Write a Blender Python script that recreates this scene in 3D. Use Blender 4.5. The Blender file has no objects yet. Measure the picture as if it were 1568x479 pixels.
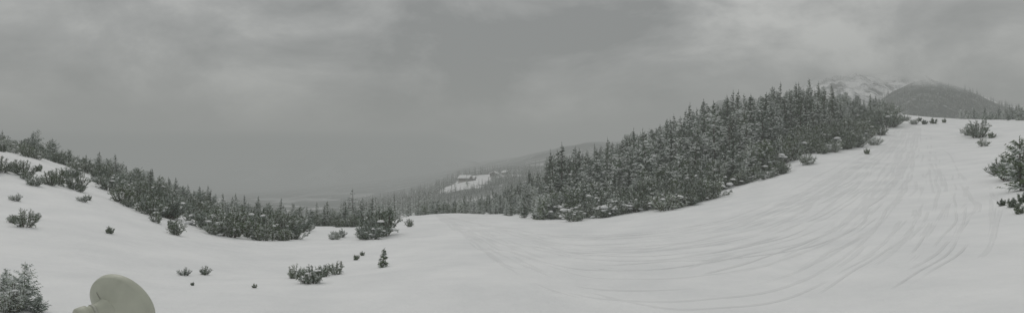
import bpy, math, random
import numpy as np
from mathutils import Vector
random.seed(7); np.random.seed(7)
F=1003.0; CX=784.0; CY=239.5; H=6.0
scene=bpy.context.scene
scene.view_settings.view_transform='Standard'; scene.view_settings.look='None'; scene.view_settings.exposure=0

# ------------------------------------------------------------------ helpers
def mk_mesh(name,V,Fc,mi=None,smooth=False,mats=()):
    V=np.asarray(V,dtype=np.float32); Fc=np.asarray(Fc,dtype=np.int32)
    me=bpy.data.meshes.new(name); n,k=Fc.shape
    me.vertices.add(len(V)); me.vertices.foreach_set('co',V.ravel())
    me.loops.add(n*k); me.loops.foreach_set('vertex_index',Fc.ravel())
    me.polygons.add(n); me.polygons.foreach_set('loop_start',np.arange(n,dtype=np.int32)*k)
    if mi is not None: me.polygons.foreach_set('material_index',np.asarray(mi,dtype=np.int32))
    me.polygons.foreach_set('use_smooth',np.full(n,smooth,dtype=bool))
    me.update(calc_edges=True); me.validate()
    for m in mats: me.materials.append(m)
    return me
def add_obj(name,me,loc=(0,0,0),rot=(0,0,0),sc=(1,1,1),parent=None):
    o=bpy.data.objects.new(name,me); o.location=loc; o.rotation_euler=rot; o.scale=sc
    scene.collection.objects.link(o)
    if parent: o.parent=parent
    return o
def empty(name,loc=(0,0,0)):
    return add_obj(name,None,loc)
def vn(x,y,seed=0):
    xi=np.floor(x).astype(np.int64); yi=np.floor(y).astype(np.int64); fx=x-xi; fy=y-yi
    fx=fx*fx*(3-2*fx); fy=fy*fy*(3-2*fy)
    def h(i,j):
        n=(i*374761393+j*668265263+seed*1442695)&0xffffffff
        n=((n^(n>>13))*1274126177)&0xffffffff
        return ((n^(n>>16))&0xffff)/65535.0
    return (h(xi,yi)*(1-fx)+h(xi+1,yi)*fx)*(1-fy)+(h(xi,yi+1)*(1-fx)+h(xi+1,yi+1)*fx)*fy-0.5
def sst(a,b,x):
    t=np.clip((x-a)/(b-a),0,1); return t*t*(3-2*t)

# ------------------------------------------------------------------ terrain (thin plate spline through surveyed points)
CP=[(0,479,20),(200,479,22),(400,479,24),(600,479,25),(784,479,25),(1100,479,25),(1400,479,22),(1568,479,19),
(0,400,30),(0,300,50),(0,234,72),(110,264,76),(110,330,48),(230,304,82),(230,380,42),(230,420,33),(310,335,95),(310,372,50),
(400,350,92),(400,400,43),(470,352,88),(470,400,45),(470,430,34),(560,348,100),(590,400,43),(600,350,86),(640,332,118),(665,326,130),
(760,329,125),(820,335,105),(930,338,88),(1000,326,88),(1070,311,90),(1130,291,95),(1200,262,100),(1250,240,108),(1315,222,125),
(1345,197,150),(1375,176,185),(1450,181,180),(1568,196,130),(900,400,42),(1100,400,40),(1100,350,60),(1300,350,48),(1300,282,80),
(1400,250,95),(1400,350,42),(1500,300,55),(1568,300,48),(1568,400,28),(1500,213,120),(784,362,65),(784,400,40),(700,345,88),(600,440,31),(1250,430,31),
# behind first crest
(0,229,110),(110,256,112),(230,292,120),(400,337,130),(540,345,140),(640,337,170),(700,330,200),(760,326,200),(820,314,200),(1450,186,230),(1568,186,220),
(600,335,300),(700,320,300),(820,300,300),(880,278,280),(950,254,260),(1040,228,240),(1150,192,230),(1250,167,220),(1310,172,210),(1360,180,215),
(0,300,300),(230,330,300),(400,345,300),(540,342,300),(1450,200,400),(1568,200,400),
(0,300,800),(230,305,800),(400,312,800),(540,312,800),(640,297,800),(640,312,480),(720,293,450),(720,272,640),(720,264,900),(820,268,700),(860,245,900),(1040,240,600),(1250,210,600),
(860,232,1500),(930,225,1500),(800,245,1500),(760,254,1500),(700,260,1500),(600,270,1500),(400,280,1500),(0,275,1500),(1200,225,1500),(1450,225,1500),
(0,248,5000),(300,250,5000),(600,250,5000),(900,246,5000),(1200,240,5000),(1500,240,5000)]
P=[];W=[]
def toc(x,y):
    r=np.hypot(x,y); th=np.clip(np.arctan2(x,y),-0.9,0.9)
    return np.stack([th*3.0,np.log(r+20)],-1),r
for px,py,d in CP:
    x=(px-CX)/F*d; z=H+(CY-py)/F*d
    c,r=toc(np.array(x),np.array(float(d))); P.append(c); W.append((z-H)/(r+15))
for th in (-0.85,-0.4,0,0.4,0.85):
    for r,z in ((0.01,0),(6,0),(13,0.0)):
        zz=z+ (0.05*r if abs(th)>.6 else 0)
        P.append(np.array([th*3,math.log(r+20)])); W.append((zz-H)/(r+15))
P=np.array(P);W=np.array(W);N=len(P)
def U(d2): return 0.5*d2*np.log(d2+1e-12)
K=U(((P[:,None]-P[None])**2).sum(-1))+np.eye(N)*2e-4
Q=np.hstack([np.ones((N,1)),P]); A=np.zeros((N+3,N+3)); A[:N,:N]=K;A[:N,N:]=Q;A[N:,:N]=Q.T
sol=np.linalg.solve(A,np.concatenate([W,np.zeros(3)]))
def ground(x,y):
    x=np.atleast_1d(np.asarray(x,float)); y=np.atleast_1d(np.asarray(y,float)); sh=x.shape
    x=x.ravel();y=y.ravel(); out=np.empty(len(x))
    for s in range(0,len(x),20000):
        xs=x[s:s+20000];ys=y[s:s+20000]
        c,r=toc(xs,ys)
        w=U(((c[:,None]-P[None])**2).sum(-1))@sol[:N]+sol[N]+c@sol[N+1:]
        z=H+w*(r+15)
        piste=sst(-5,12,xs)*(1-sst(150,200,r))
        z+=(0.25*vn(xs/5,ys/5,1)+0.55*vn(xs/14,ys/14,2))*(1-0.55*piste)*sst(6,30,r)
        z+=0.11*vn(xs/2.2,ys/2.2,5)*(1-0.7*piste)
        z+=sst(250,500,r)*(5*vn(xs/50,ys/50,3))+sst(600,1500,r)*22*vn(xs/260,ys/260,4)
        out[s:s+20000]=z
    return out.reshape(sh)
def pix2g(px,py,dmin=14,dmax=420):
    ds=np.geomspace(dmin,dmax,500); x=(px-CX)/F*ds; zr=H+(CY-py)/F*ds
    g=ground(x,ds); k=np.argmax(zr<=g)
    if not (zr<=g).any(): k=len(ds)-1
    return x[k],ds[k],g[k]

# ------------------------------------------------------------------ materials
def newmat(name):
    m=bpy.data.materials.new(name); m.use_nodes=True; nt=m.node_tree
    return m,nt,nt.nodes['Principled BSDF']
def nd(nt,t,**k):
    n=nt.nodes.new(t)
    for a,b in k.items(): setattr(n,a,b)
    return n
def ramp(nt,src,stops):
    r=nd(nt,'ShaderNodeValToRGB'); e=r.color_ramp.elements
    e[0].position=stops[0][0]; e[0].color=(*stops[0][1],1); e[1].position=stops[-1][0]; e[1].color=(*stops[-1][1],1)
    for p,c in stops[1:-1]:
        q=e.new(p); q.color=(*c,1)
    nt.links.new(src,r.inputs[0]); return r
def noise(nt,vec,scale,detail=4,rough=.55):
    n=nd(nt,'ShaderNodeTexNoise'); n.inputs['Scale'].default_value=scale; n.inputs['Detail'].default_value=detail; n.inputs['Roughness'].default_value=rough
    if vec is not None: nt.links.new(vec,n.inputs['Vector'])
    return n
def snow_mat(name,c=0.8,bump=0.25):
    m,nt,b=newmat(name); g=nd(nt,'ShaderNodeNewGeometry')
    n1=noise(nt,g.outputs['Position'],0.2,7,.6); r=ramp(nt,n1.outputs[0],[(0.35,(c*.88,c*.893,c*.905)),(0.65,(c*.985,c*.993,c))])
    nt.links.new(r.outputs[0],b.inputs['Base Color']); b.inputs['Roughness'].default_value=.65; b.inputs['Specular IOR Level'].default_value=.25
    n2=noise(nt,g.outputs['Position'],1.2,8,.66); bp=nd(nt,'ShaderNodeBump'); bp.inputs['Strength'].default_value=bump; bp.inputs['Distance'].default_value=.22
    nt.links.new(n2.outputs[0],bp.inputs['Height']); nt.links.new(bp.outputs[0],b.inputs['Normal'])
    return m,nt,b,g,r
M_snow,_,_,_,_=snow_mat('snow_clump',.84)
M_track,_,_,_,_=snow_mat('packed_snow',.78)
M_ter,nt,b,g,rs=snow_mat('snow_terrain',.84,.55)
at=nd(nt,'ShaderNodeAttribute',attribute_name='forest')
nf=noise(nt,g.outputs['Position'],.05,8,.7); rf=ramp(nt,nf.outputs[0],[(0.40,(.04,.05,.042)),(0.56,(.09,.105,.095)),(0.68,(.4,.41,.42))])
mx=nd(nt,'ShaderNodeMix',data_type='RGBA'); nt.links.new(at.outputs['Fac'],mx.inputs[0]); nt.links.new(rs.outputs[0],mx.inputs[6]); nt.links.new(rf.outputs[0],mx.inputs[7])
nt.links.new(mx.outputs[2],b.inputs['Base Color'])
def foliage(name,a,c):
    m,nt,b=newmat(name); g=nd(nt,'ShaderNodeNewGeometry'); oi=nd(nt,'ShaderNodeObjectInfo')
    n=noise(nt,g.outputs['Position'],1.1,3); ad=nd(nt,'ShaderNodeMath',operation='MULTIPLY_ADD'); ad.inputs[1].default_value=.5
    nt.links.new(oi.outputs['Random'],ad.inputs[0]); nt.links.new(n.outputs[0],ad.inputs[2])
    r=ramp(nt,ad.outputs[0],[(0.4,a),(1.0,c)]); nt.links.new(r.outputs[0],b.inputs['Base Color']); b.inputs['Roughness'].default_value=.8; b.inputs['Specular IOR Level'].default_value=.15
    return m
M_fol=foliage('conifer_needles',(.030,.050,.030),(.095,.135,.08))
M_pin=foliage('pine_needles',(.046,.074,.036),(.12,.16,.082))
M_fro=foliage('frosted_needles',(.26,.31,.275),(.74,.77,.75))
M_lar=foliage('larch_twigs',(.13,.11,.09),(.22,.20,.17))
M_bark=foliage('bark',(.05,.04,.032),(.11,.09,.07))
def plain(name,c,rough=.5,var=.06):
    m,nt,b=newmat(name); g=nd(nt,'ShaderNodeTexCoord'); n=noise(nt,g.outputs['Object'],9,5)
    r=ramp(nt,n.outputs[0],[(.3,tuple(v*(1-var) for v in c)),(.7,c)]); nt.links.new(r.outputs[0],b.inputs['Base Color']); b.inputs['Roughness'].default_value=rough
    return m
M_dish=plain('weathered_cream_paint',(.50,.515,.43),.5,.16); M_metal=plain('painted_bracket',(.46,.47,.41),.5); M_label=plain('label_print',(.12,.12,.11))
M_wood=plain('dark_timber',(.09,.065,.045),.8,.4); M_glass=plain('window_glass',(.03,.035,.04),.15); M_stone=plain('plaster',(.45,.43,.4),.8)

# ------------------------------------------------------------------ ground sheet
tf=np.linspace(-.78,.78,700); tb=np.linspace(.78,2*math.pi-.78,90)[1:-1]
th=np.concatenate([tf,tb]); nT=len(th)
rv=np.exp(np.linspace(math.log(20.6),math.log(6020),420))-20; nR=len(rv)
TH,RR=np.meshgrid(th,rv); X=RR*np.sin(TH); Y=RR*np.cos(TH)
Z=ground(X,Y)
V=np.stack([X.ravel(),Y.ravel(),Z.ravel()],-1)
i=np.arange(nR-1)[:,None]*nT; j=np.arange(nT)[None]; j2=(j+1)%nT
Fq=np.stack([i+j,i+nT+j,i+nT+j2,i+j2],-1).reshape(-1,4)[:, ::-1]
me=mk_mesh('terrain',V,Fq,None,True,[M_ter])
fo=sst(330,430,RR)*1.0
def clearing(x,y):
    n=.6*vn(x/12,y/12,77)+.7*vn(x/5,y/5,78)
    a=((x+38)/22)**2+((y-570)/85)**2; b_=((x+8)/22)**2+((y-630)/45)**2
    return np.minimum(a,b_)+n
fo=fo*sst(.8,1.1,clearing(X,Y))
cl2=sst(.2,.3,vn(X/45,Y/45,9))*sst(500,700,RR)*(1-sst(900,1300,RR))*.5; fo=fo*(1-cl2)
a=me.attributes.new('forest','FLOAT','POINT'); a.data.foreach_set('value',fo.ravel().astype(np.float32))
ter=add_obj('snowy_ground',me)

# ------------------------------------------------------------------ vegetation meshes
class Acc:
    def __init__(s): s.v=[];s.f=[];s.m=[]
    def tri(s,a,b,c,m):
        n=len(s.v); s.v+= [tuple(a),tuple(b),tuple(c)]; s.f.append((n,n+1,n+2)); s.m.append(m)
    def twig(s,p,d,l,w,m,R):
        side=d.cross(Vector((R.uniform(-1,1),R.uniform(-1,1),R.uniform(-.3,1.6))))
        if side.length<1e-4: side=Vector((1,0,0))
        side.normalize(); s.tri(p-side*w*.5,p+side*w*.5,p+d*l,m)
    def tube(s,pts,r0,r1,m,k=5):
        n0=len(s.v)
        for a,p in enumerate(pts):
            r=r0+(r1-r0)*a/(len(pts)-1)
            d=(pts[min(a+1,len(pts)-1)]-pts[max(a-1,0)]).normalized()
            u=d.orthogonal().normalized(); w=d.cross(u)
            for q in range(k):
                t=q/k*6.2832; s.v.append(tuple(p+u*math.cos(t)*r+w*math.sin(t)*r))
        for a in range(len(pts)-1):
            for q in range(k):
                A=n0+a*k+q;B=n0+a*k+(q+1)%k; s.f.append((A,B,B+k)); s.m.append(m); s.f.append((A,B+k,A+k)); s.m.append(m)
    def blob(s,c,rx,ry,rz,m,R,nu=8,nv=5):
        n0=len(s.v); ph=[R.uniform(0,6) for _ in range(4)]
        for b_ in range(nv+1):
            t=math.pi*b_/nv
            for a in range(nu):
                u=a/nu*6.2832; k=1+.22*math.sin(2*u+ph[0]+t)+.15*math.sin(3*u+ph[1])+R.uniform(-.08,.08)
                if b_ in(0,nv): k=1
                s.v.append((c[0]+rx*k*math.sin(t)*math.cos(u),c[1]+ry*k*math.sin(t)*math.sin(u),c[2]+rz*math.cos(t)*(1 if t<1.6 else .4)))
        for b_ in range(nv):
            for a in range(nu):
                A=n0+b_*nu+a;B=n0+b_*nu+(a+1)%nu; s.f.append((A,A+nu,B+nu)); s.m.append(m); s.f.append((A,B+nu,B)); s.m.append(m)
    def mesh(s,name,mats): return mk_mesh(name,s.v,s.f,s.m,False,mats)
def rv3(R): 
    v=Vector((R.gauss(0,1),R.gauss(0,1),R.gauss(0,1))); return v.normalized()
def spruce(name,seed,Ht=9,Rd=1.9,dens=1.0,snow=.2,fm=None,pw=.82,fine=1.0):
    R=random.Random(seed); A=Acc()
    top=Vector((R.uniform(-.3,.3),R.uniform(-.3,.3),Ht))
    if Ht<3: top=Vector((.03,0,Ht))
    A.tube([Vector((0,0,-.4)),top*.4,top],.02*Ht,.02*fine,2,5)
    nw=int(22*dens)+4
    side=R.uniform(0,6.28)
    for w in range(nw):
        t=(w+R.uniform(-.4,.4))/nw; t=min(max(t,.02),.985); z=Ht*(.04+.94*t)
        nb=max(3,int((7-3.2*t)))
        for q in range(nb):
            a=R.uniform(0,6.283); L=Rd*((1-t)**pw*1.0+.05)*R.uniform(.45,1.2)*(1+.2*math.cos(a-side))
            if R.random()<.1: continue
            out=Vector((math.cos(a),math.sin(a),0)); sl=R.uniform(-.4,-.05)+.6*t
            sn=R.random()<snow*1.3
            ns=max(3,int(L/(.24*fine)*dens**.5)+1); p0=top*(z/Ht)
            for k in range(ns):
                s=(k+.6)/ns; p=p0+out*(L*s)+Vector((0,0,L*(sl*s+.28*s*s)))
                for sd in(-1,1):
                    lat=Vector((-out.y,out.x,0))*sd
                    d=(out*R.uniform(.4,1)+lat*R.uniform(.4,1)+Vector((0,0,R.uniform(-.75,.1)))).normalized()
                    m=(1 if R.random()<(.78 if sn else snow*.35) else 0)
                    A.twig(p,d,(.26*fine+.28*L*(1-s*.6))*R.uniform(.6,1.1),.2*fine*R.uniform(.6,1.2),m,R)
            if sn and L>.5*fine and R.random()<.7:
                s=R.uniform(.45,.85); p=p0+out*(L*s)+Vector((0,0,L*(sl*s+.28*s*s)+.05*fine)); r_=.2*fine*L**.5; A.blob(p,r_,r_*R.uniform(.7,1.3),.11*fine,3,R,6,3)
    for k in range(7): A.twig(top-Vector((0,0,.12*k*fine)),(Vector((R.uniform(-.5,.5),R.uniform(-.5,.5),1))).normalized(),.32*fine,.08*fine,k%2,R)
    return A.mesh(name,[fm or M_fol,M_fro,M_bark,M_snow])
def larch(name,seed,Ht=9,Rd=1.5):
    R=random.Random(seed); A=Acc(); top=Vector((.1,0,Ht)); A.tube([Vector((0,0,-.4)),top*.5,top],.016*Ht,.015,1,5)
    for w in range(44):
        t=.12+.86*w/44; a=R.uniform(0,6.283); L=Rd*(1-t)**.7*R.uniform(.5,1.1)+.15; out=Vector((math.cos(a),math.sin(a),R.uniform(-.1,.35)))
        p0=top*t; A.tube([p0,p0+out*L],.03,.008,1,3)
        for k in range(int(10*L)+4):
            s=R.uniform(.15,1); d=(out*.5+rv3(R)*.7+Vector((0,0,-.3))).normalized(); A.twig(p0+out*L*s,d,R.uniform(.15,.4),.05,0 if R.random()<.8 else 2,R)
    return A.mesh(name,[M_lar,M_bark,M_fro])
def bush(name,seed,Ht=2.0,Rd=1.5,stems=15,snow=.15,blobs=3,fine=1.0):
    R=random.Random(seed); A=Acc()
    tips=[]
    for s in range(stems):
        a=s/stems*6.283*1.618*3+R.uniform(-.3,.3); rr=Rd*math.sqrt((s+.5)/stems)*R.uniform(.8,1.1)
        h=Ht*(1-.5*(rr/Rd)**2)*R.uniform(.65,1.08); out=Vector((math.cos(a),math.sin(a),0))
        b0=out*R.uniform(0,.25)*Rd-Vector((0,0,.25)); b1=out*rr*.65+Vector((0,0,h*.22)); b2=out*rr+Vector((0,0,h))
        pts=[b0*(1-u)**2+b1*2*u*(1-u)+b2*u*u for u in (0,.25,.5,.75,1)]
        A.tube(pts,.045*Ht/2,.015,2,4)
        def tuft(p,ax,sz,n):
            sn=R.random()<snow*1.6
            for q in range(n):
                d=(ax*.75+rv3(R)).normalized()
                m=1 if R.random()<(.85 if (sn and d.z>-.2) else .14) else 0
                A.twig(p+ax*R.uniform(-.5,.5)*sz,d,sz*R.uniform(.6,1.1),.045*fine,m,R)
        for k in range(9):
            u=.3+.7*k/8; p=b0*(1-u)**2+b1*2*u*(1-u)+b2*u*u; ax=((b1-b0)*(1-u)+(b2-b1)*u).normalized()
            tuft(p,ax,.17,9)
            if k<8:
                for q in range(2):
                    d=(out*R.uniform(-.3,.6)+Vector((0,0,R.uniform(.2,.9)))+rv3(R)*.7).normalized(); L=R.uniform(.2,.42)*Ht/2
                    A.twig(p,d,L,.03,2,R)
                    tuft(p+d*L*.55,d,.15,7); tuft(p+d*L,d,.17,9)
                    tips.append(p+d*L)
    for k in range(blobs):
        c=R.choice(tips); r=R.uniform(.10,.26)*Rd/1.5
        A.blob(c+Vector((0,0,-.02)),r,r*R.uniform(.7,1.2),r*.5,3,R)
    return A.mesh(name,[M_pin,M_fro,M_bark,M_snow])
SPR=[spruce('spruce_mesh',10+k,R_[0],R_[1],1,R_[2],None,R_[3]) for k,R_ in enumerate([(8.5,2.1,.35,.8),(8,2.5,.55,.6),(9,1.9,.15,.85),(6.5,2.3,.45,.5),(8.5,1.8,.2,.8),(7,2.4,.75,.6)])]
PT=[spruce('stone_pine_mesh',30+k,6.5,2.3,1,R_,M_pin,.38) for k,R_ in enumerate([.3,.5,.15])]
FAR=[spruce('far_spruce_mesh',40+k,9,2.2,.45,.35) for k in range(3)]
LAR=[larch('larch_mesh',60+k) for k in range(2)]
BU=[bush('dwarf_pine_mesh',80+k,2.0,R_[0],R_[1],R_[2],R_[3]) for k,R_ in enumerate([(1.5,15,.25,2),(1.8,18,.4,7),(1.2,12,.18,0),(1.6,16,.32,5),(2.0,20,.55,14)])]
YP=[spruce('young_pine_mesh',100+k,2.2,.62,.55,.3,M_pin) for k in range(2)]
SNB=bush('snow_laden_pine_mesh',120,2.0,1.3,22,.62,7,1.0)
SNT=spruce('snow_laden_fir_mesh',125,2.4,1.15,1.1,.85,M_pin,.65,.4)
TW=[bush('twig_mesh',130+k,.8,.5,6,.1,0,.8) for k in range(2)]

def place(name,me,x,y,s,sy=None,parent=None,sink=.0,z=None):
    if z is None: z=float(ground(x,y)[0])
    return add_obj(name,me,(x,y,z-sink),(random.uniform(-.05,.05),random.uniform(-.05,.05),random.uniform(0,6.28)),(s*random.uniform(.9,1.1),s*random.uniform(.9,1.1),s if sy is None else sy),parent)

FG=[(36,474,70,'F'),(8,446,34,'F'),(60,478,30,'F'),(18,477,40,'S'),(25,308,12,'B'),(38,348,26,'B'),(52,337,12,'B'),(20,342,14,'B'),(123,294,13,'B'),(128,309,11,'B'),(136,307,7,'T'),
(165,291,24,'B'),(168,358,10,'T'),(232,330,30,'B'),(250,332,34,'B'),(240,341,16,'B'),(222,318,20,'B'),(270,360,24,'B'),(262,350,12,'T'),(283,422,12,'B'),(314,421,13,'B'),(295,437,5,'T'),(390,441,6,'T'),
(350,362,46,'B'),(322,352,38,'B'),(372,356,36,'B'),(400,358,40,'B'),(418,357,34,'B'),(438,357,34,'B'),(455,356,28,'B'),(305,338,28,'B'),(336,360,28,'B'),(290,326,26,'B'),
(386,362,9,'T'),(365,362,7,'T'),(450,426,20,'B'),(478,433,26,'B'),(495,424,20,'B'),(515,420,20,'B'),(466,421,12,'B'),
(587,409,28,'Y'),(545,398,8,'T'),(555,391,6,'T'),(581,362,44,'B'),(568,366,28,'B'),(596,353,28,'Y'),(556,366,14,'B'),(627,347,13,'B'),
(480,345,18,'B'),(500,343,22,'B'),(520,342,18,'B'),(98,270,10,'T'),(60,262,9,'T'),(195,300,9,'B'),(150,280,14,'B'),(14,262,8,'T'),(110,272,16,'B'),(180,296,12,'B'),
(1497,211,28,'B'),(1488,208,16,'B'),(1505,224,12,'B'),(1518,212,9,'T'),(1538,274,24,'B'),(1549,276,38,'B'),(1528,268,18,'B'),(1563,292,82,'P'),(1566,270,40,'B'),(1551,318,14,'T'),(1560,328,14,'T'),(1535,315,10,'T'),(1566,310,14,'T'),
(1360,195,26,'B'),(1349,208,18,'B'),(1368,190,20,'B'),(1338,222,14,'B'),(1322,215,26,'B'),(1400,191,9,'B'),(1415,191,7,'T'),(1430,190,8,'T'),(1386,186,10,'B'),(1328,236,8,'T'),(1236,252,18,'B'),(1190,262,10,'B'),
(1345,190,16,'B'),(1355,184,18,'B'),(1408,186,6,'T'),(1446,188,6,'T'),(1332,206,22,'B'),(1310,226,20,'B')]
for k,(px,py,h,kd) in enumerate(FG):
    x,y,z=pix2g(px,py); hm=h/F*y
    if kd=='B': place('dwarf_mountain_pine',BU[k%5],x,y,hm/1.9,z=z)
    elif kd=='S': place('snow_laden_pine',SNB,x,y,hm/1.9,z=z)
    elif kd=='F': place('snow_laden_fir',SNT,x,y,hm/2.4,z=z)
    elif kd=='Y': place('young_pine',YP[k%2],x,y,hm/2.2,z=z)
    elif kd=='P': place('mountain_pine',PT[0],x,y,hm/6.5,z=z)
    else: place('pine_shoot',TW[k%2],x,y,hm/.75,z=z)

def scatter(parent,fn,n,mind,dr,pxr):
    cells={}; cnt=0
    while n>0:
        n-=1
        px=random.uniform(*pxr); u=random.random(); d=math.sqrt(dr[0]**2+u*(dr[1]**2-dr[0]**2)); x=(px-CX)/F*d
        k=fn(px,d,x)
        if k is None: continue
        me,s,sp=k; key=(int(x//sp),int(d//sp))
        if any((key[0]+a,key[1]+b_) in cells and math.hypot(cells[(key[0]+a,key[1]+b_)][0]-x,cells[(key[0]+a,key[1]+b_)][1]-d)<sp for a in(-1,0,1) for b_ in(-1,0,1)): continue
        cells[key]=(x,d); pts.append((x,d,me,s,parent)); cnt+=1
    return cnt
pts=[]
ip=lambda px,xs,ys: float(np.interp(px,xs,ys))
nz=lambda x,d,s,k: float(vn(np.array([x/s]),np.array([d/s]),k)[0])
Lx=[0,60,110,170,230,310,400,470,560]; Ld=[80,80,84,88,82,88,84,84,104]
pb=empty('dwarf_pine_thicket')
def fL(px,d,x):
    e=ip(px,Lx,Ld); 
    if d<e-24 or d>150: return None
    n=nz(x,d,6,21)
    if d<e+14 and n<(0.24-.28*(d-e+24)/38): return None
    if d>=e+14 and n<-.08: return None
    if d>e+14 and random.random()<.35:
        return (random.choice(SPR+PT),random.uniform(1.6,4.2)/8,1.9)
    return (random.choice(BU),random.uniform(.4,1.05),1.8)
print('left',scatter(pb,fL,14000,1.5,(56,150),(-60,600)))
fr=empty('conifer_forest')
Rx=[640,665,760,820,860,930,1000,1070,1130,1200,1250,1315,1340,1362]; Rd_=[140,135,130,107,98,93,93,95,99,103,111,128,152,190]
Tx=[640,700,820,880,950,1040,1150,1250,1310,1345,1365]; Td=[260,290,300,290,270,250,240,228,218,215,214]
def fR(px,d,x):
    e=ip(px,Rx,Rd_); t=ip(px,Tx,Td)
    if d<e-5 or d>t: return None
    q=d-e; n=nz(x,d,8,51)
    if q<4 and n<.0: return None
    if px<835:
        if n<-.3: return None
        g_=ip(px,[700,745,775,835],[1,1,1.5,2.0]); f_=ip(px,[740,835],[1,1.35])
        hs=random.uniform(1.8,3.9)*f_ if q<60 else random.uniform(2.8,5.2)*g_; return (random.choice(SPR+PT),hs/8,2.0 if q<60 else 2.6)
    if q<4: return (random.choice(BU),random.uniform(.7,1.5),1.3)
    if q<24:
        if n<-.3: return None
        if random.random()<.38: return (random.choice(BU),random.uniform(1.0,2.0),1.9)
        return (random.choice(SPR+PT+PT),random.uniform(2.4,6.8)/8*ip(px,[1150,1320],[1,.6]),2.3)
    if n<-.27: return None
    k=ip(px,[840,900,1050,1180,1250,1330],[.95,.85,.95,.85,.66,.42])
    if px<1280 and random.random()<.13: return (random.choice(LAR),random.uniform(.6,1.0)*k,2.6)
    tall=random.random()<.13
    return (random.choice(SPR if tall else SPR+PT),(random.uniform(1.05,1.6) if tall else random.uniform(.3,.92))*k,2.8 if tall else 2.6)
print('right',scatter(fr,fR,26000,2,(88,302),(640,1370)))
fv=empty('distant_valley_forest')
def fV(px,d,x):
    if d<ip(px,[540,640,700,900],[160,200,285,300]) : return None
    if clearing(np.array([x]),np.array([d]))[0]<1.1 and random.random()<.96: return None
    if nz(x,d,40,31)<-.2: return None
    if 660<px<830 and d<490: return (random.choice(FAR),random.uniform(.3,.6)*ip(px,[760,830],[1,1.6]),3.6)
    return (random.choice(FAR),random.uniform(.5,1.1),4.6)
print('valley',scatter(fv,fV,8000,4,(160,800),(520,960)))
def fR2(px,d,x):
    if d<ip(px,[1440,1500,1568],[215,190,165]) or d>250: return None
    return (random.choice(SPR),random.uniform(.25,.55),3.2)
print('rr',scatter(fr,fR2,900,4,(165,250),(1470,1620)))
zs=ground(np.array([p[0] for p in pts]),np.array([p[1] for p in pts]))
for (x,y,me,s,pa),z in zip(pts,zs):
    add_obj('conifer',me,(x,y,float(z)-.05),(random.uniform(-.05,.05),random.uniform(-.05,.05),random.uniform(0,6.28)),(s*random.uniform(.8,1.25),)*2+(s*random.uniform(.85,1.15),),pa)
R=random.Random(5); A=Acc()
for px in list(range(835,965,3))+list(range(1040,1120,5))+list(range(1130,1320,14)):
    d=ip(px,Rx,Rd_)+R.uniform(-1,10); x=(px+R.uniform(-5,5)-CX)/F*d; z=float(ground(x,d)[0])
    for _ in range(2):
        r=R.uniform(.15,.5); A.blob((x+R.uniform(-.8,.8),d+R.uniform(-.8,.8),z+R.uniform(0,1.9)),r*1.3,r,r*.7,0,R,12,7)
me=A.mesh('snow_mounds',[M_snow]); me.polygons.foreach_set('use_smooth',[True]*len(me.polygons)); add_obj('snow_clumps',me)

# ------------------------------------------------------------------ far mountains
def hillmat(name,stops,scale,z0,z1,amp=30):
    m,nt,b=newmat(name); g=nd(nt,'ShaderNodeNewGeometry'); n=noise(nt,g.outputs['Position'],scale,9,.72); r=ramp(nt,n.outputs[0],stops)
    nt.links.new(r.outputs[0],b.inputs['Base Color']); b.inputs['Roughness'].default_value=.9; b.inputs['Specular IOR Level'].default_value=.1
    sx=nd(nt,'ShaderNodeSeparateXYZ'); nt.links.new(g.outputs['Position'],sx.inputs[0]); n2=noise(nt,g.outputs['Position'],.012,5)
    ma=nd(nt,'ShaderNodeMath',operation='MULTIPLY_ADD'); ma.inputs[1].default_value=amp*2; nt.links.new(n2.outputs[0],ma.inputs[0]); nt.links.new(sx.outputs[2],ma.inputs[2])
    mr=nd(nt,'ShaderNodeMapRange',interpolation_type='SMOOTHSTEP'); mr.inputs[1].default_value=z0+amp; mr.inputs[2].default_value=z1+amp; nt.links.new(ma.outputs[0],mr.inputs[0])
    tr=nd(nt,'ShaderNodeBsdfTransparent'); ms=nd(nt,'ShaderNodeMixShader'); nt.links.new(mr.outputs[0],ms.inputs[0]); nt.links.new(b.outputs[0],ms.inputs[1]); nt.links.new(tr.outputs[0],ms.inputs[2])  # low cloud put into the material as a fade to transparent with height
    nt.links.new(ms.outputs[0],nt.nodes['Material Output'].inputs[0]); return m
FST=[(.38,(.03,.04,.033)),(.55,(.07,.085,.075)),(.68,(.42,.43,.44))]
def ridge(name,pl,d0,w,base,mat,rough,seed,nx=260,ns=110):
    xs=[p[0] for p in pl]; ys=[p[1] for p in pl]
    def fz(px,s):
        d=d0+s*w; x=(px-CX)/F*d; crest=H+(CY-np.interp(px,xs,ys))/F*d0
        z=base+(crest-base)*(1-np.abs(s)**1.25)
        for q,am in((90,1),(38,.5),(15,.25),(6,.12)): z=z+rough*am*vn(x/q,d/q,seed+q)*np.minimum(1,.25+np.abs(s)*2)
        return x,d,z
    PX,S=np.meshgrid(np.linspace(xs[0],xs[-1],nx),np.linspace(-1,1,ns)); x,d,z=fz(PX,S)
    V=np.stack([x.ravel(),d.ravel(),z.ravel()],-1); i=np.arange(ns-1)[:,None]*nx; j=np.arange(nx-1)[None]
    Fq=np.stack([i+j,i+j+1,i+nx+j+1,i+nx+j],-1).reshape(-1,4)
    add_obj(name,mk_mesh(name,V,Fq,None,True,[mat])); return fz
mf=hillmat('forested_slope',FST,.09,56,82,18); ms_=hillmat('snowy_rock',[(.40,(.09,.095,.095)),(.47,(.5,.51,.52)),(.55,(.88,.88,.89))],.035,98,126,24)
fzA=ridge('forested_hill',[(1290,215),(1335,164),(1365,142),(1400,124),(1440,122),(1480,136),(1530,160),(1600,180),(1700,200)],620,230,-10,mf,9,3)
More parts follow.
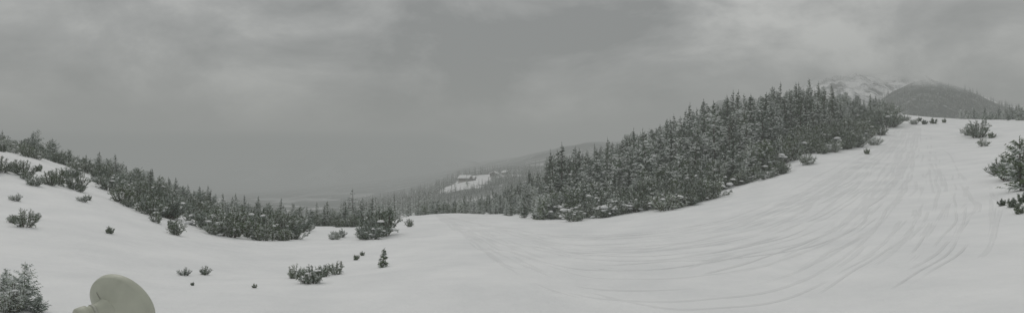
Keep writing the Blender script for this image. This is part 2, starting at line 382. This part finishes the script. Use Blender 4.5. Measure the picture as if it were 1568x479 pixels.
ridge('snowy_mountain',[(1150,190),(1215,140),(1250,108),(1290,92),(1340,88),(1380,92),(1420,118),(1470,142),(1560,160),(1750,180)],1050,380,-20,ms_,34,5)
md=hillmat('hazy_forest_slope',FST,.05,60,88,18)
ridge('wooded_hill',[(930,235),(1000,215),(1055,188),(1100,156),(1150,150),(1230,170),(1320,215)],850,300,-20,md,18,8)
mr_=hillmat('valley_forest_slope',FST,.03,20,44,18)
ridge('valley_ridge',[(600,296),(680,268),(740,257),(790,250),(830,236),(862,224),(900,219),(950,217),(1020,228),(1100,245)],1250,420,-75,mr_,22,11)
mq=hillmat('opposite_mountainside',[(.42,(.05,.06,.055)),(.52,(.2,.21,.21)),(.60,(.8,.81,.82))],.008,-40,20,30)
ridge('valley_mountain',[(330,262),(400,250),(480,238),(560,234),(640,238),(700,246),(780,262)],1900,600,-130,mq,60,13)
fh=empty('hillside_forest'); hp=[]
for k in range(1300):
    px=random.uniform(1325,1640); s=-random.random()**1.2*.8; x,d,z=fzA(np.array([px]),np.array([s])); hp.append((x[0],d[0],z[0]))
for x,y,z in hp:
    if z>58+random.uniform(-8,8): continue
    s=random.uniform(.4,.85); add_obj('conifer',random.choice(FAR),(x,y,z-.4),(0,0,random.uniform(0,6.28)),(s,s,s),fh)

# ------------------------------------------------------------------ ski tracks
near=[(1412,196),(1406,240),(1392,290),(1350,350),(1290,400),(1200,440),(1080,462),(960,468),(860,450),(780,410),(722,370),(690,345),(668,330)]
farr=[(1385,190),(1345,225),(1285,255),(1215,290),(1150,318),(1080,340),(1000,355),(920,362),(850,360),(790,350),(740,342),(700,336),(664,329)]
def cr(P_,n):
    P_=np.array(P_,float); P_=np.vstack([2*P_[0]-P_[1],P_,2*P_[-1]-P_[-2]]); o=[]
    for i in range(1,len(P_)-2):
        for t in np.linspace(0,1,n,endpoint=False):
            a,b_,c,d=P_[i-1:i+3]; o.append(.5*((2*b_)+(-a+c)*t+(2*a-5*b_+4*c-d)*t*t+(-a+3*b_-3*c+d)*t**3))
    o.append(P_[-2]); return np.array(o)
gn=np.array([pix2g(*p)[:2] for p in near]); gf=np.array([pix2g(*p)[:2] for p in farr])
RT=random.Random(3); tv=[];tq=[]
def ribbon(path,w=.3,hh=.045):
    seg=np.linalg.norm(np.diff(path,axis=0),axis=1); s=np.concatenate([[0],np.cumsum(seg)]); n=int(s[-1]/.6)+2; q=np.linspace(0,s[-1],n)
    p=np.stack([np.interp(q,s,path[:,0]),np.interp(q,s,path[:,1])],-1); t=np.gradient(p,axis=0); t/=np.linalg.norm(t,axis=1)[:,None]+1e-9; nn=np.stack([-t[:,1],t[:,0]],-1)
    ph=RT.uniform(0,99); p=p+nn*(.6*vn(q/9+ph,q*0,7))[:,None]
    mod=np.clip(.6+1.6*vn(q/5+ph,q*0+3,8),0,1)
    offs=np.array([-1.2,-.75,-.4,0,.4,.75,1.2])*w; hs=np.array([-.5,1,.3,.05,.3,1,-.5])*hh
    b0=sum(len(v) for v in tv)
    rows=[]
    for o_,h_ in zip(offs,hs):
        xy=p+nn*o_; fade=np.clip(np.minimum(q,s[-1]-q)/3,0,1)*mod; z=ground(xy[:,0],xy[:,1])+h_*fade+.012-.05*(1-fade); rows.append(np.column_stack([xy,z]))
    g_=np.stack(rows,1).reshape(-1,3); tv.append(g_)
    i=np.arange(n-1)[:,None]*7; j=np.arange(6)[None]; tq.append((np.stack([i+j,i+7+j,i+7+j+1,i+j+1],-1).reshape(-1,4)+b0)[:, ::-1])
for k in range(105):
    u0=RT.random(); u1=min(max(u0+RT.uniform(-.6,.6),0),1); wob=RT.uniform(0,6); am=RT.uniform(0,.12); 
    n=len(near); u=np.linspace(u0,u1,n)+am*np.sin(np.linspace(0,RT.uniform(4,14),n)+wob)
    u=np.clip(u,-.05,1.1)[:,None]; path=cr(gn*(1-u)+gf*u,10); L=len(path)
    a_=int(L*max(0,RT.uniform(-.4,.8))); b_=a_+int(L*RT.uniform(.15,.7)); path=path[a_:b_]
    if len(path)<12: continue
    hh=RT.uniform(.012,.036); ribbon(path,RT.uniform(.06,.15),hh)
    if RT.random()<.5: ribbon(path+np.array([.3,.35]),RT.uniform(.06,.13),hh)
for k in range(24):
    o=RT.uniform(-50,80); path=cr([pix2g(a+o*c,b_)[:2] for a,b_,c in((1420,195,.3),(1430,240,.6),(1440,300,1),(1400,370,1.4),(1330,420,1.5),(1240,476,1.6))],12)
    ribbon(path[int(RT.uniform(0,35)):int(RT.uniform(40,60))],RT.uniform(.06,.15),RT.uniform(.014,.036))
tV=np.vstack(tv); tF=np.vstack(tq); add_obj('ski_tracks',mk_mesh('ski_tracks',tV,tF,None,True,[M_track]))

# ------------------------------------------------------------------ chalets
def box(c,s,mi,A):
    n=len(A.v); x,y,z=c; a,b_,h=s[0]/2,s[1]/2,s[2]/2
    A.v+=[(x-a,y-b_,z-h),(x+a,y-b_,z-h),(x+a,y+b_,z-h),(x-a,y+b_,z-h),(x-a,y-b_,z+h),(x+a,y-b_,z+h),(x+a,y+b_,z+h),(x-a,y+b_,z+h)]
    for q in((0,1,5,4),(1,2,6,5),(2,3,7,6),(3,0,4,7),(4,5,6,7),(3,2,1,0)): A.f+=[(n+q[0],n+q[1],n+q[2]),(n+q[0],n+q[2],n+q[3])]; A.m+=[mi,mi]
def chalet(px,d,w,dp,h,rot):
    x=(px-CX)/F*d; z=float(ground(x,d)[0]); e=empty('wooden_chalet',(x,d,z-1)); e.rotation_euler=(0,0,rot)
    A=Acc(); box((0,0,.1),(w,dp,3.2),1,A); me=A.mesh('base',[M_wood,M_stone]); add_obj('stone_base',me,parent=e)
    A=Acc(); box((0,0,1.703+h/2),(w-.1,dp-.1,h),0,A); y0=dp/2-.05; t=1.703+h; rh=w*.22
    for s in(-1,1): A.tri((-w/2+.05,s*y0,t),(w/2-.05,s*y0,t),(0,s*y0,t+rh),0)
    add_obj('timber_walls',A.mesh('walls',[M_wood]),parent=e)
    A=Acc(); ov=.9; k=(w/2+ov)
    for s in(-1,1):
        n=len(A.v); zl=t-ov*.44; zt=t+rh+.05
        for yy in(-dp/2-ov,dp/2+ov):
            A.v+=[(0,yy,zt),(s*k,yy,zl),(s*k,yy,zl+.5),(0,yy,zt+.5)]
        for q in((0,1,2,3),(7,6,5,4),(0,4,5,1),(1,5,6,2),(2,6,7,3)): A.f+=[(n+q[0],n+q[1],n+q[2]),(n+q[0],n+q[2],n+q[3])]; A.m+=[0,0]
    add_obj('snowy_roof',A.mesh('roof',[M_snow]),parent=e)
    A=Acc()
    for fl in(0.6,2.6):
        for q in range(3): box((-w/2+w*(q+.5)/3,-dp/2-.02,fl+.2),(1.1,.12,1.1),0,A)
    add_obj('windows',A.mesh('win',[M_glass]),parent=e)
    A=Acc(); box((w*.2,dp*.1,t+rh+.4),(.7,.7,1.4),0,A); add_obj('chimney',A.mesh('chim',[M_stone]),parent=e)
chalet(713,560,8.5,9,2.6,1.2); chalet(722,575,7,6,2.2,1.3); chalet(757,610,7,6,2,-.3); chalet(775,625,6,6,2,.5)

# ------------------------------------------------------------------ dish antenna on pole beside the viewpoint
d=3.5; c=Vector(((187-CX)/F*d,d,H+(CY-467)/F*d)); Rr=.185
root=empty('dish_antenna',c)
view=Vector((c.x,c.y,c.z-H)).normalized(); rgt=view.cross(Vector((0,0,1))).normalized(); upv=rgt.cross(view)
pp=(rgt*.78+upv*.62).normalized(); nrm=(view*.56+pp*.83).normalized(); q=nrm.to_track_quat('Z','Y')
def lathe(name,prof,mat,loc=(0,0,0),rot=None,k=72,smooth=True):
    v=[];f=[]
    for r,z in prof:
        for a in range(k): t=a/k*6.28318; v.append((r*math.cos(t),r*math.sin(t),z))
    for i in range(len(prof)-1):
        for a in range(k): f.append((i*k+a,i*k+(a+1)%k,(i+1)*k+(a+1)%k,(i+1)*k+a))
    o=add_obj(name,mk_mesh(name,v,f,None,smooth,[mat]),loc,parent=root); 
    if rot: o.rotation_mode='QUATERNION'; o.rotation_quaternion=rot
    return o
DD=.085
prof=[(.001,-DD)]+[(Rr*s,-DD+(DD-.015)*s*s) for s in np.linspace(.1,.93,14)]+[(Rr*.945,-.022),(Rr*.955,-.018),(Rr*.985,-.016),(Rr*1.0,-.010),(Rr*1.008,.0),(Rr*1.008,.016),(Rr*.99,.022),(Rr*.95,.024),(Rr*.5,.038),(.001,.044)]
lathe('reflector_shell',prof,M_dish,rot=q)
maj=(-rgt*.62+upv*.78)
hd=(-rgt*.86-upv*.28-view*.35).normalized(); hq=hd.to_track_quat('Z','Y')
st=-nrm*.055+maj*.035
lathe('feed_housing',[(.075,-.03),(.066,.0),(.05,.03),(.043,.055),(.042,.10),(.046,.104),(.052,.108),(.054,.125),(.054,.15),(.049,.156),(.001,.158)],M_dish,loc=st,rot=hq)
lathe('clamp_ring',[(.0435,.07),(.0465,.071),(.0465,.085),(.0435,.086)],M_metal,loc=st,rot=hq)
pe=st+hd*.13; A=Acc(); A.tube([pe,pe+Vector((-.01,0,-.10)),pe+Vector((-.01,0,-.22))],.02,.02,0,10); add_obj('mount_arm',A.mesh('arm',[M_metal]),parent=root)
gz=float(ground(c.x+pe.x,d+pe.y)[0]); A=Acc(); A.tube([pe+Vector((-.01,0,-.16)),pe+Vector((-.01,0,-2)),Vector((pe.x-.01,pe.y,gz-c.z-.3))],.026,.026,0,14); add_obj('mast_pole',A.mesh('pole',[M_metal]),parent=root)
A=Acc(); cen=q.inverted()@(maj*.115+pp*.012)
lx,ly=cen.x,cen.y
u=q.inverted()@(rgt-upv*.5); u.z=0; u.normalize(); w_=Vector((-u.y,u.x,0))
for a in range(6):
    pc=Vector((lx,ly,0))+u*(a-2.5)*.007
    cs=[pc+u*(-.0022)+w_*(-.003),pc+u*.0022+w_*(-.003),pc+u*.0022+w_*.003,pc+u*(-.0022)+w_*.003]
    cs=[Vector((p.x,p.y,-DD+(DD-.015)*(p.x**2+p.y**2)/Rr**2-.002)) for p in cs]
    A.tri(cs[0],cs[1],cs[2],0); A.tri(cs[0],cs[2],cs[3],0)
lo=add_obj('printed_label',A.mesh('label',[M_label]),parent=root); lo.rotation_mode='QUATERNION'; lo.rotation_quaternion=q

# ------------------------------------------------------------------ haze (absorbing volumes, their emission stands in for scattered daylight)
def haze(name,c,s,sig,col):
    A=Acc(); box(c,s,0,A)
    fm=bpy.data.materials.new(name+'_air'); fm.use_nodes=True; nt=fm.node_tree; nt.nodes.clear(); out=nd(nt,'ShaderNodeOutputMaterial')
    va=nd(nt,'ShaderNodeVolumeAbsorption'); va.inputs['Color'].default_value=(0,0,0,1); va.inputs['Density'].default_value=sig
    em=nd(nt,'ShaderNodeEmission'); em.inputs['Color'].default_value=(*col,1); em.inputs['Strength'].default_value=sig
    ad=nd(nt,'ShaderNodeAddShader'); nt.links.new(va.outputs[0],ad.inputs[0]); nt.links.new(em.outputs[0],ad.inputs[1]); nt.links.new(ad.outputs[0],out.inputs['Volume'])
    add_obj(name,A.mesh(name,[fm]))
haze('mist',(0,0,-200),(9000,9000,640),.0011,(.285,.295,.286))
haze('valley_fog_bank',(-2100,2850,-195),(4000,4000,470),.0021,(.222,.237,.231))

# ------------------------------------------------------------------ world
w=bpy.data.worlds.new('World'); scene.world=w; w.use_nodes=True; nt=w.node_tree; bg=nt.nodes['Background']; bg.inputs[1].default_value=.1
SE=math.radians(52); SR=math.radians(-35)
sky=nd(nt,'ShaderNodeTexSky',sky_type='NISHITA'); sky.sun_disc=False; sky.sun_elevation=SE; sky.sun_rotation=SR
tc=nd(nt,'ShaderNodeTexCoord'); mp=nd(nt,'ShaderNodeMapping'); mp.inputs['Scale'].default_value=(1,1,1.9); mp.inputs['Location'].default_value=(3.1,.4,.2); nt.links.new(tc.outputs['Generated'],mp.inputs[0])
n1=noise(nt,mp.outputs[0],3.4,10,.56); n1.inputs['Distortion'].default_value=.3
r1=ramp(nt,n1.outputs[0],[(.37,(.40,.405,.395)),(.5,(.67,.673,.655)),(.62,(1.06,1.06,1.02))])
sx=nd(nt,'ShaderNodeSeparateXYZ'); nt.links.new(tc.outputs['Generated'],sx.inputs[0])
mr=nd(nt,'ShaderNodeMapRange'); mr.inputs[1].default_value=0; mr.inputs[2].default_value=1; mr.inputs[3].default_value=5.2; mr.inputs[4].default_value=9.4; nt.links.new(sx.outputs[2],mr.inputs[0])
vm=nd(nt,'ShaderNodeVectorMath',operation='SCALE'); nt.links.new(r1.outputs[0],vm.inputs[0]); nt.links.new(mr.outputs[0],vm.inputs['Scale'])
mxw=nd(nt,'ShaderNodeMix',data_type='RGBA'); mxw.inputs[0].default_value=.95; nt.links.new(sky.outputs[0],mxw.inputs[6]); nt.links.new(vm.outputs[0],mxw.inputs[7])
nt.links.new(mxw.outputs[2],bg.inputs[0])
sl=bpy.data.lights.new('sun','SUN'); sl.energy=.6; sl.angle=math.radians(20); sl.color=(1,.97,.93)
so=bpy.data.objects.new('sun',sl); scene.collection.objects.link(so)
dirv=Vector((math.sin(SR)*math.cos(SE),math.cos(SR)*math.cos(SE),math.sin(SE))); so.rotation_mode='QUATERNION'; so.rotation_quaternion=dirv.to_track_quat('Z','Y')
so.location=(0,0,60)
cam=bpy.data.cameras.new('camera'); co=bpy.data.objects.new('camera',cam); scene.collection.objects.link(co); co.location=(0,0,H); co.rotation_euler=(math.pi/2,0,0)
cam.sensor_width=36; cam.lens=18*F/784; cam.clip_start=.05; cam.clip_end=12000; scene.camera=co
